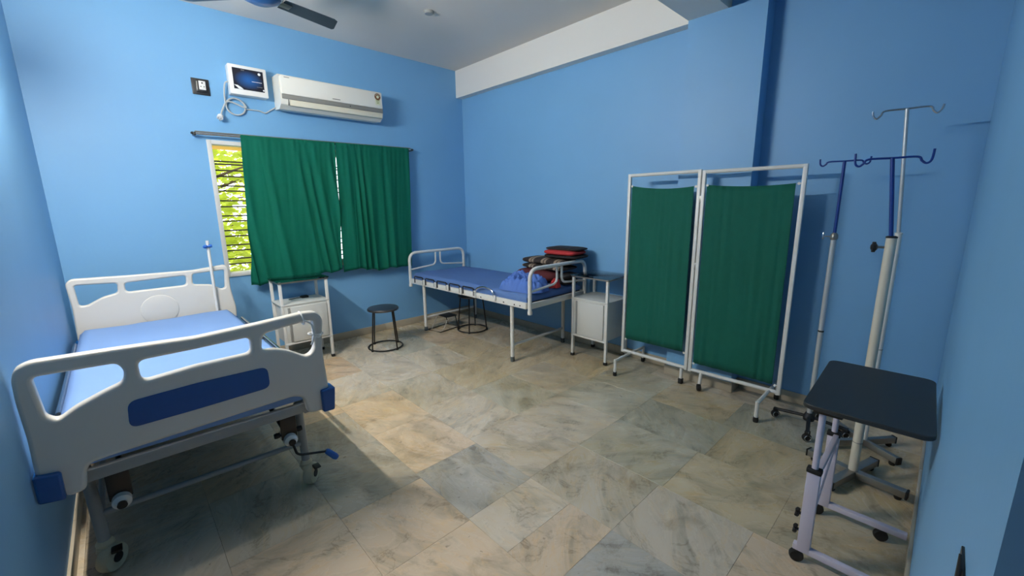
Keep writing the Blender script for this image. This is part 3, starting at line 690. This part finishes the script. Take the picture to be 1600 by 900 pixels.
# ================================================================== CURTAINS
cr_ = thing('curtain_rod', 'thin steel curtain rod above the barred window', 'curtain rod', (1.9, D-0.07, 2.07))
MB().tube([(0.9, D-0.07, 2.065), (2.95, D-0.07, 2.09)], 0.0095, 12).build('rod', 'steel', cr_)
MB().tube([(0.915, D-0.05, 2.083), (2.94, D-0.05, 2.108)], 0.006, 10).build('back_rod', 'steel_dull', cr_)
for x in (0.91, 2.94): MB().box((x-0.008, D-0.08, 2.05 if x < 2 else 2.075), (x+0.008, D, 2.075 if x < 2 else 2.1), 0.002).build('bracket', 'dark_steel', cr_)
for x, z in ((0.895, 2.065), (2.955, 2.09)): MB().lathe([(0.006, -0.012), (0.013, 0), (0.006, 0.012)], (x, D-0.07, z), (1, 0, 0), 12).build('finial', 'dark_steel', cr_)
def curtain(label, xa, xb, xa2, xb2, zb, seed, nf, flare=0.0, slant=1.0):
    mb = MB()
    def fn(u, v):                   # v: 0 top .. 1 bottom
        x = (xa+(xb-xa)*u)*(1-v)+(xa2+(xb2-xa2)*u)*v
        w_ = u-0.10*v*slant
        ph = 2*PI*(nf*w_+0.55*math.sin(2*PI*1.1*w_+seed)+0.22*math.sin(2*PI*2.7*w_+2*seed))
        sv = min(1, v*3.0)
        am = 0.25+1.15*abs(noise.noise(Vector((w_*4.5+seed, 0.3*v, 0))))*1.5
        amp = (0.004+0.026*sv)*am
        y = D-0.082-amp*(0.5+0.5*math.sin(ph))-0.02*v*noise.noise(Vector((u*3, v*1.5, seed)))-0.006*noise.noise(Vector((u*22, v*2, seed)))*(1-0.4*v)
        y -= 0.05*v*flare
        x += 0.010*math.cos(ph)*v*am
        z = (2.066+0.025*(x-0.9)/2.05+0.012)*(1-v)+(zb(u)+0.010*math.sin(ph*0.5))*v
        if v < 0.02: y = D-0.084-0.004*math.sin(ph*2)
        return (x, y, min(z, 2.066+0.025*(x-0.9)/2.05+0.012))
    mb.grid(fn, 260, 40)
    o = mb.build('curtain', 'curtain_green', None, 80)
    sm = o.modifiers.new('thickness', 'SOLIDIFY'); sm.thickness = 0.0012
    return tag(o, label, 'curtain', 'green window curtains')
curtain('wide green cotton curtain with soft folds next to the open window strip', 1.235, 2.055, 1.172, 2.018, lambda u: 0.735+0.055*u, 1.3, 5.5, 0.12, 2.2)
curtain('green cotton curtain with tight folds hanging towards the room corner', 2.062, 2.90, 2.035, 2.85, lambda u: 0.772-0.03*u+0.012*math.sin(9*u), 4.1, 7, 0.0, 0.6)

# ================================================================== WALL UNITS
AX0, AX1, AY = 1.565, 2.548, D-0.2
ac = thing('air_conditioner', 'white split air conditioner with grey stripe above the curtains', 'air conditioner', ((AX0+AX1)/2, D-0.1, 2.33))
prof = [(D, 2.345), (D-0.13, 2.335), (AY+0.012, 2.37), (AY, 2.40), (AY-0.004, 2.47), (AY+0.006, 2.60), (AY+0.03, 2.625), (D, 2.63)]
b_ = MB(); n_ = len(prof)
b_.add([(AX0, y, z) for y, z in prof]+[(AX1, y, z) for y, z in prof], [(i, (i+1) % n_, n_+(i+1) % n_, n_+i) for i in range(n_)]+[tuple(range(n_)), tuple(range(2*n_-1, n_-1, -1))])
acb = b_.build('body', 'ac_white', ac, 30)
MB().box((AX0+0.012, AY-0.012, 2.455), (AX1-0.006, AY+0.01, 2.612), 0.006).build('front_panel', 'ac_white', ac)
MB().box((AX0+0.012, AY-0.0125, 2.415), (AX1-0.004, AY+0.01, 2.4545), 0.002).build('grey_stripe', 'ac_grey', ac)
MB().box((AX0+0.075, AY-0.007, 2.362), (AX1-0.01, AY+0.03, 2.413), 0.004).build('louvre', 'ac_cream', ac)
MB().box((AX0+0.06, AY-0.004, 2.365), (AX0+0.068, AY+0.02, 2.413), 0.001).build('seam', 'ac_grey', ac)
lg = thing; px = AX0+0.6
def strip(x0, x1, z0, z1, name, m, y=AY-0.0125): return MB().box((x0, y-0.0008, z0), (x1, y+0.001, z1)).build(name, m, ac, 0)
strip(AX0+0.46, AX0+0.535, 2.474, 2.481, 'logo', 'print_grey'); strip(AX0+0.04, AX0+0.085, 2.594, 2.599, 'small_print', 'print_grey')
strip(AX1-0.082, AX1-0.028, 2.488, 2.545, 'rating_label', 'print_pale')
MB().lathe([(0.033, 0), (0.033, 0.002)], (AX1-0.055, AY-0.0125, 2.568), (0, -1, 0), 24).build('rating_dial', 'print_brown', ac)
MB().lathe([(0.014, 0), (0.014, 0.003)], (AX1-0.055, AY-0.0125, 2.566), (0, -1, 0), 20).build('dial_centre', 'print_pale', ac)
for k in range(5):
    a = R(20+35*k); MB().box((AX1-0.055+0.024*math.cos(a)-0.003, AY-0.0155, 2.568+0.024*math.sin(a)-0.003), (AX1-0.055+0.024*math.cos(a)+0.003, AY-0.0135, 2.568+0.024*math.sin(a)+0.003)).build('rating_star', 'print_pale', ac, 0)
for k in range(3): strip(AX1-0.075+0.004*k, AX1-0.036-0.004*k, 2.530-0.014*k, 2.537-0.014*k, 'label_line', 'print_green', AY-0.0135)
MB().lathe([(0.005, 0), (0.005, 0.002)], (AX0+0.63, AY-0.013, 2.434), (0, -1, 0), 12).build('sensor_dot', 'rubber', ac)
# stabiliser box with printed dark front
sb = thing('stabiliser_box', 'white wall stabiliser box with dark blue printed front left of the air conditioner', 'stabiliser', (1.35, D-0.05, 2.42))
MB().box((1.205, D-0.095, 2.418), (1.497, D, 2.66), 0.008).build('case', 'plastic_white', sb)
scp = MB().box((1.235, D-0.0975, 2.462), (1.468, D-0.094, 2.632)).build('printed_front', 'screen_print', sb, 0)
MB().lathe([(0.011, 0), (0.011, 0.002)], (1.438, D-0.0975, 2.607), (0, -1, 0), 16).build('round_mark', 'print_white', scp)
MB().box((1.375, D-0.0985, 2.5365), (1.452, D-0.0972, 2.5395)).build('line_mark', 'print_white', scp, 0)
MB().box((1.41, D-0.0985, 2.4985), (1.455, D-0.0972, 2.5015)).build('line_mark', 'print_grey', scp, 0)
MB().box((1.30, D-0.0985, 2.617), (1.325, D-0.0972, 2.623)).build('line_mark', 'print_grey', scp, 0)
MB().add([(1.237, D-0.0985, 2.494), (1.262, D-0.0985, 2.493), (1.29, D-0.0985, 2.477), (1.305, D-0.0985, 2.463), (1.27, D-0.0985, 2.463), (1.255, D-0.0985, 2.478)], [(0, 1, 2, 3, 4, 5)]).build('corner_swoosh', 'print_white', scp, 0)
MB().box((1.455, D-0.0985, 2.471), (1.467, D-0.0972, 2.483)).build('corner_swoosh', 'print_white', scp, 0)
cb = MB(); cpts = [(1.205, D-0.05, 2.52), (1.178, D-0.05, 2.5), (1.168, D-0.03, 2.42)]
for k in range(0, 19): a = PI-2*PI*k/12; cpts.append((1.243+0.072*math.cos(a), D-0.012-0.0009*k, 2.325+0.068*math.sin(a)))
cpts += [(1.19, D-0.03, 2.36), (1.14, D-0.03, 2.29), (1.118, D-0.05, 2.235)]
cb.tube(catmull(cpts, 4), 0.0065, 8); cab = cb.build('power_cable', 'cable_grey', sb)
pl = MB().lathe([(0.010, 0), (0.021, 0.012), (0.024, 0.035), (0.024, 0.04)], (1.118, D-0.05, 2.238), (-0.35, -0.55, -0.75), 20).build('plug', 'plastic_white', cab)
qd = Vector((-0.35, -0.55, -0.75)).normalized()
for off in ((0.01, 0, 0.006), (-0.01, 0, 0.006), (0, 0, -0.012)):
    p0 = Vector((1.118, D-0.05, 2.238))+qd*0.04+Vector(off); MB().tube([p0, p0+qd*0.018], 0.003, 6).build('pin', 'steel', cab)
cb2 = MB().tube(catmull([(1.312, D-0.014, 2.315), (1.36, D-0.01, 2.318), (1.425, D-0.01, 2.318), (1.475, D-0.01, 2.305), (1.52, D-0.012, 2.335), (1.585, D-0.02, 2.375)], 5), 0.0055, 8)
tag(cb2.build('grey_cable', 'cable_grey'), 'short grey cable running along the wall into the air conditioner', 'cable')
# socket plate
so = thing('wall_socket', 'black wall plate with white three-pin socket left of the stabiliser box', 'socket', (1.01, D, 2.39))
MB().box((0.948, D-0.012, 2.388), (1.07, D, 2.515), 0.003).build('plate', 'socket_black', so)
MB().box((0.975, D-0.026, 2.408), (1.05, D-0.011, 2.496), 0.004).build('raised_block', 'socket_black', so)
fc = MB().box((0.995, D-0.031, 2.425), (1.042, D-0.024, 2.495), 0.008).build('socket_face', 'plastic_white', so)
for dx, dz, r in ((0, 0.016, 0.006), (-0.011, -0.012, 0.0042), (0.011, -0.012, 0.0042)):
    MB().lathe([(r, 0), (r, 0.001)], (1.0185+dx, D-0.0312, 2.462+dz), (0, -1, 0), 12).build('pin_hole', 'rubber', fc)
MB().box((0.978, D-0.03, 2.42), (0.988, D-0.025, 2.49), 0.002).build('rocker_switch', 'steel_dull', so)

# ================================================================== CEILING FAN AND DISC
FC = Vector((1.215, 3.32, 2.80))
fan = thing('ceiling_fan', 'blue ceiling fan with dark blades hanging from the ceiling', 'fan', (FC.x, FC.y, FC.z))
MB().tube([(FC.x, FC.y, FC.z+0.06), (FC.x, FC.y, H-0.04)], 0.012, 12).build('down_rod', 'steel_dull', fan)
MB().lathe([(0.06, 0), (0.05, 0.03), (0.02, 0.06)], (FC.x, FC.y, H-0.06)).build('ceiling_cup', 'fan_blue', fan)
MB().lathe([(0.01, -0.045), (0.07, -0.04), (0.115, -0.018), (0.13, 0.012), (0.12, 0.04), (0.06, 0.07), (0.02, 0.08)], FC, n=36).build('motor', 'fan_blue', fan)
MB().lathe([(0.126, -0.006), (0.134, 0.0), (0.134, 0.014), (0.126, 0.02)], FC, n=36).build('motor_band', 'steel', fan)
for k in range(3):
    a = R(14)+k*2*PI/3; M = Matrix.Translation(FC) @ Matrix.Rotation(a, 4, 'Z') @ Matrix.Rotation(R(-8), 4, 'X')
    bl = MB(M)
    pts = [(0.14, -0.055), (0.5, -0.068), (0.53, -0.055), (0.57, 0.05), (0.56, 0.066), (0.14, 0.055)]; m_ = len(pts)
    bl.add([(x, y, 0.003) for x, y in pts]+[(x, y, -0.001) for x, y in pts], [tuple(range(m_)), tuple(range(2*m_-1, m_-1, -1))]+[(i, (i+1) % m_, m_+(i+1) % m_, m_+i) for i in range(m_)])
    bo = bl.build('blade', 'fan_dark', fan, 20)
    MB(M).box((0.10, -0.025, -0.008), (0.2, 0.025, -0.001), 0.003).build('blade_iron', 'steel_dull', bo)
tag(MB().lathe([(0.045, 0), (0.045, -0.006), (0.035, -0.02), (0.012, -0.022)], (2.538, 3.371, H), n=24).build('ceiling_disc', 'frame_grey'), 'small grey round cover fixed on the ceiling near the white beam', 'cover')

# ================================================================== FOLDING SCREEN
SX = 3.50
fs = thing('folding_screen', 'two-panel white tube screen with dark green cloth against the right wall', 'screen', (SX, 1.32, 0))
def panel(ya, yb, xa, xb, zt, zb, zct, zcb, sag, seed):
    r = 0.0135
    fr = MB().tube([(xa, ya, zb), (xa, ya, zt), (xb, yb, zt), (xb, yb, zb)], r, 4) if False else MB()
    P = lambda s, z: (xa+(xb-xa)*s, ya+(yb-ya)*s, z)
    for s in (0, 1): fr.box((P(s, 0)[0]-0.0125, P(s, 0)[1]-0.0125, zb-0.01), (P(s, 0)[0]+0.0125, P(s, 0)[1]+0.0125, zt), 0.003)
    fr.tube([P(0, zt-0.0125), P(1, zt-0.0125)], 0.0135, 10); fr.tube([P(0, zb+0.006), P(1, zb+0.006)], 0.0135, 10)
    f_ = fr.build('panel_frame', 'enamel_white', fs)
    for s, e in ((0, 0.06), (1, 0.94)):
        for z in (zct[0 if s == 0 else 1], zcb[0 if s == 0 else 1]): MB().tube([P(s, z), P(e*0.55+s*0.45, z-0.003)], 0.004, 6).lathe([(0.009, -0.004), (0.009, 0.004)], P(e*0.7+s*0.3, z-0.003), (1, 0, 0), 10).build('cloth_clip', 'enamel_white', f_)
    mb = MB(); s0, s1 = 0.035, 0.93
    def fn(u, v):
        s = s0+(s1-s0)*u; x, y, _ = P(s, 0)
        zt_ = zct[0]+(zct[1]-zct[0])*u-sag*4*u*(1-u); zb_ = zcb[0]+(zcb[1]-zcb[0])*u
        pl = 0.0016*math.sin(48*u+3*math.sin(9*u+seed)+0.6*v)+0.005*noise.noise(Vector((u*14, v*2, seed)))
        pin = 1-0.02*math.sin(PI*v)*(2*u-1)
        return (x+pl+0.012*math.sin(PI*u)*0.5, y, zt_*(1-v)+zb_*v)
    mb.grid(fn, 110, 24)
    c = mb.build('cloth', 'screen_green', fs, 80); sm = c.modifiers.new('thickness', 'SOLIDIFY'); sm.thickness = 0.001
panel(1.932, 1.346, SX, SX-0.015, 1.69, 0.142, (1.594, 1.572), (0.262, 0.272), 0.02, 1)
panel(1.314, 0.70, SX-0.015, SX, 1.682, 0.14, (1.577, 1.566), (0.205, 0.195), 0.014, 5)
for y in (0.5, 0.95, 1.45): MB().box((SX-0.026, 1.32, y), (SX-0.004, 1.34, y+0.05), 0.002).build('hinge', 'steel_dull', fs)
for y in (1.85, 0.757):          # spreading feet
    for sx in (-1, 1):
        xo = 3.25 if sx < 0 else 3.722
        ft = MB().tube([(SX, y, 0.142), (xo-sx*0.0, y, 0.136)], 0.012, 10).tube([(xo, y, 0.145), (xo, y, 0.03)], 0.0125, 10).build('spread_leg', 'enamel_white', fs)
        MB().lathe([(0.015, 0), (0.017, 0.012), (0.016, 0.036)], (xo, y, 0), n=14).build('rubber_foot', 'rubber', ft)
ft = MB().tube([(SX-0.006, 1.385, 0.142), (SX-0.006, 1.385, 0.04)], 0.013, 10).build('centre_leg', 'enamel_white', fs)
MB().box((SX-0.024, 1.368, 0), (SX+0.012, 1.402, 0.045), 0.006).build('rubber_foot', 'rubber', ft)
ft = MB().tube([(SX-0.012, 1.225, 0.142), (SX-0.03, 1.225, 0.05)], 0.013, 10).build('centre_leg', 'enamel_white', fs)
MB().lathe([(0.008, -0.014), (0.027, -0.012), (0.0285, 0), (0.027, 0.012), (0.008, 0.014)], (SX-0.045, 1.222, 0.0285), (0.6, -0.8, 0), 20).build('caster_wheel', 'rubber', ft)

# ================================================================== DRIP STANDS
def hook_bar(base, dirv, half, up, r, drop=0.035, loop=False):
    """bar with an upturned hook at each end; dirv horizontal direction"""
    d = Vector(dirv).normalized(); b = Vector(base); pts = []
    for s in (-1, 1):
        h = [b+d*s*half*0.62, b+d*s*half*0.74+Vector((0, 0, -drop*0.6)), b+d*s*half*0.86+Vector((0, 0, -drop)), b+d*s*half*0.97+Vector((0, 0, -drop*0.55)), b+d*s*half+Vector((0, 0, up))]
        pts.append(h)
    return MB().tube(catmull(list(reversed(pts[0]))+[b]+pts[1], 5), r, 8)
HD = Vector((0.12, -0.99, 0))
# stand with chrome pole and star base
s1 = thing('drip_stand', 'chrome drip stand with blue hook rod and black castor star base beside the screen', 'drip stand', (3.40, 0.495, 0))
cx, cy = 3.40, 0.495
MB().tube([(cx, cy, 0.1), (cx, cy, 1.235)], 0.0145, 14).build('pole', 'pole_silver', s1)
MB().lathe([(0.0155, 0), (0.0155, 0.01)], (cx, cy, 0.655), n=14).build('joint_ring', 'rubber', s1)
cl = MB().lathe([(0.0155, 0), (0.02, 0.008), (0.019, 0.03), (0.011, 0.042)], (cx, cy, 1.225), n=16).build('clamp', 'steel_dull', s1)
MB().tube([(cx, cy, 1.245), (cx-0.005, cy+0.05, 1.245)], 0.004, 8).box((cx-0.012, cy+0.046, 1.228), (cx+0.002, cy+0.056, 1.268), 0.003).build('clamp_lever', 'steel', cl)
MB().tube([(cx, cy, 1.24), (cx, cy, 1.672)], 0.0085, 12).build('hook_rod', 'blue_rod', s1)
hook_bar((cx, cy, 1.675), HD, 0.115, 0.018, 0.0045, 0.022).build('hook_bar', 'blue_rod', s1)
MB().lathe([(0.03, 0.06), (0.034, 0.08), (0.02, 0.11)], (cx, cy, 0)).build('base_hub', 'rubber', s1)
for a in (85, 190, 275, 355):
    d = Vector((math.cos(R(a)), math.sin(R(a)), 0)); e = Vector((cx, cy, 0))+d*0.19
    ar = MB().tube([(cx, cy, 0.085), (e.x, e.y, 0.062)], 0.011, 8).build('base_arm', 'rubber', s1)
    wh = MB().lathe([(0.008, -0.013), (0.024, -0.012), (0.026, 0), (0.024, 0.012), (0.008, 0.013)], (e.x, e.y, 0.026), (-0.8, -0.6, 0), 20).box((e.x-0.014, e.y-0.014, 0.045), (e.x+0.014, e.y+0.014, 0.07), 0.004).build('caster', 'rubber', ar)
    q = Vector((-0.8, -0.6, 0)); MB().tube([Vector((e.x, e.y, 0.026))+q*0.0135+Vector((0.6*0.018*math.cos(t*PI/8), -0.8*0.018*math.cos(t*PI/8), 0.018*math.sin(t*PI/8))) for t in range(16)], 0.003, 6, closed=True).build('wheel_ring', 'steel', wh)
# stand with thick cream pole, flat steel cross base
def cross_stand(label, cx, cy, angs, arm, pole_r, ztop, rod_top, rod_m, bar_m, bar_half, up, drop, knob, pole_m, bw_):
    t = thing('drip_stand', label, 'drip stand', (cx, cy, 0))
    MB().tube([(cx, cy, 0.06), (cx, cy, ztop)], pole_r, 16).build('pole', pole_m, t)
    for z in (0.22, 0.62): MB().lathe([(pole_r+0.0006, -0.002), (pole_r+0.002, 0), (pole_r+0.0006, 0.002)], (cx, cy, z), n=16).build('pole_seam', 'steel_dull', t)
    MB().lathe([(pole_r+0.001, 0), (pole_r+0.002, 0.006), (pole_r-0.006, 0.01)], (cx, cy, ztop), n=16).build('collar', 'rubber' if knob else pole_m, t)
    if knob:
        kb = MB().tube([(cx, cy+pole_r, ztop-0.045), (cx-0.01, cy+pole_r+0.03, ztop-0.045)], 0.006, 8).build('lock_screw', 'steel_dull', t)
        MB().lathe([(0.012, 0), (0.02, 0.006), (0.02, 0.018), (0.01, 0.024)], (cx-0.01, cy+pole_r+0.025, ztop-0.045), (-0.3, 1, 0), 8).box((cx-0.016, cy+pole_r+0.03, ztop-0.07), (cx-0.006, cy+pole_r+0.045, ztop-0.02), 0.003).build('lock_knob', 'rubber', kb)
    MB().tube([(cx, cy, ztop-0.02), rod_top], 0.0085, 12).build('hook_rod', rod_m, t)
    hook_bar(rod_top, HD, bar_half, up, 0.0048, drop).build('hook_bar', bar_m, t)
    for a in angs:
        d = Vector((math.cos(R(a)), math.sin(R(a)), 0)); ln = arm
        M = Matrix.Translation((cx, cy, 0)) @ Matrix.Rotation(R(a), 4, 'Z')
        ar = MB(M).box((0.0, -bw_/2, 0.022), (ln, bw_/2, 0.06), 0.003).build('base_arm', 'steel_dull', t)
        MB(M).box((ln-0.004, -bw_/2-0.002, 0.02), (ln+0.006, bw_/2+0.002, 0.062), 0.003).build('end_cap', 'rubber', ar)
        MB(M).lathe([(0.012, 0), (0.016, 0.008), (0.014, 0.024)], (ln-0.03, 0, 0), n=12).build('glide', 'rubber', ar)
    return t
cross_stand('tall drip stand with thick cream pole, blue hook rod and flat steel cross base', 2.955, 0.209, (162, 72, 262, 342), 0.215, 0.0205, 1.277, (2.955, 0.252, 1.642), 'blue_rod', 'blue_rod', 0.135, 0.03, 0.03, True, 'enamel_cream', 0.04)
cross_stand('tallest drip stand with slim white pole and chrome hook rod near the wall corner', 3.37, 0.213, (47, 137, 235, 322), 0.2, 0.016, 1.272, (3.37, 0.262, 1.915), 'pole_silver', 'steel', 0.135, 0.004, 0.035, False, 'enamel_white', 0.028)

# ================================================================== OVERBED TABLE
Mt = Matrix.Translation((2.41, 0.15, 0)) @ Matrix.Rotation(R(1.5), 4, 'Z')
ot = thing('overbed_table', 'overbed table with black top and lilac tube legs in the near corner', 'table', (2.41, 0.15, 0))
tp = MB(Mt); TW, TD, tz = 0.31, 0.18, 0.705
oc = []
for (sx, sy) in ((1, 1), (-1, 1), (-1, -1), (1, -1)):
    for k in range(7):
        a = {(1, 1): 0, (-1, 1): 90, (-1, -1): 180, (1, -1): 270}[(sx, sy)]+15*k
        oc.append((sx*(TW-0.035)+0.035*math.cos(R(a)), sy*(TD-0.035)+0.035*math.sin(R(a))))
m_ = len(oc)
for (za, zb_, ins) in ((tz-0.018, tz, 0),):
    vs = [(x*0.992, y*0.986, za) for x, y in oc]+[(x, y, za+0.004) for x, y in oc]+[(x, y, zb_-0.003) for x, y in oc]+[(x*0.994, y*0.99, zb_) for x, y in oc]
    fs_ = [tuple(range(m_-1, -1, -1)), tuple(range(3*m_, 4*m_))]+[(r_*m_+i, r_*m_+(i+1) % m_, (r_+1)*m_+(i+1) % m_, (r_+1)*m_+i) for r_ in range(3) for i in range(m_)]
    tp.add(vs, fs_)
tp.build('table_top', 'table_black', ot, 25)
MB().box((2.13, 0.2, tz-0.04), (2.6, 0.29, tz-0.0185), 0.004).build('support_rail', 'dark_steel', ot)
cy = 0.262
for x in (2.155, 2.535):
    cl = MB().box((x-0.014, cy-0.022, 0.055), (x+0.014, cy+0.022, 0.42), 0.003).build('lower_column', 'enamel_lilac', ot)
    MB().box((x-0.017, cy-0.025, 0.41), (x+0.017, cy+0.025, 0.43), 0.004).build('column_collar', 'rubber', cl)
    MB().tube([(x, cy, 0.4), (x, cy, tz-0.04)], 0.0115, 12).build('inner_tube', 'enamel_lilac', ot)
    ft = MB().box((x-0.013, YN+0.02, 0.052), (x+0.013, cy+0.035, 0.078), 0.003).build('base_foot', 'enamel_lilac', ot)
    for y in (cy+0.02, 0.055 if x > 2.3 else 0.02):
        MB().lathe([(0.008, -0.012), (0.024, -0.011), (0.026, 0), (0.024, 0.011), (0.008, 0.012)], (x-0.004, y, 0.026), (0.9, 0.4, 0), 18).box((x-0.012, y-0.012, 0.04), (x+0.012, y+0.012, 0.055), 0.003).build('caster', 'rubber', ft)
for z in (0.14, 0.215):
    kb = MB().tube([(2.155, cy+0.02, z), (2.155, cy+0.04, z)], 0.006, 8)
    for k in range(4):
        a = k*PI/2+0.4; kb.tube([(2.155, cy+0.036, z), (2.155+0.018*math.cos(a), cy+0.036, z+0.018*math.sin(a))], 0.007, 8)
    kb.build('star_knob', 'rubber', ot)
MB().tube([(2.165, cy, 0.2), (2.525, cy, 0.37)], 0.011, 10).build('cross_brace', 'enamel_lilac', ot)
MB().tube([(2.165, cy-0.01, 0.24), (2.525, cy-0.01, 0.41)], 0.009, 10).build('cross_brace', 'enamel_lilac', ot)
MB().box((2.16, cy-0.02, 0.40), (2.53, cy+0.0, 0.425), 0.003).build('cross_bar', 'enamel_lilac', ot)
MB().box((2.16, cy-0.012, 0.055), (2.53, cy+0.012, 0.078), 0.003).build('base_bar', 'enamel_lilac', ot) if False else None

# latch on the wall by the doorway
lt = thing('door_latch', 'small dark metal latch on the blue wall beside the doorway', 'latch', (0.98, YN, 1.0))
a_, b__, c_ = (on(u, v, 1, YN+0.008) for u, v in ((1503, 846), (1484, 893), (1520, 899)))
MB().box((0.93, YN, 0.95), (1.03, YN+0.003, 1.02), 0.001).build('latch_plate', 'dark_steel', lt)
MB().tube([(0.97, YN+0.004, 1.0), (0.985, YN+0.006, 1.035)], [0.004, 0.0015], 8).build('latch_pin', 'dark_steel', lt)

for o in bpy.data.objects:
    if '_w' in o.keys(): del o['_w']
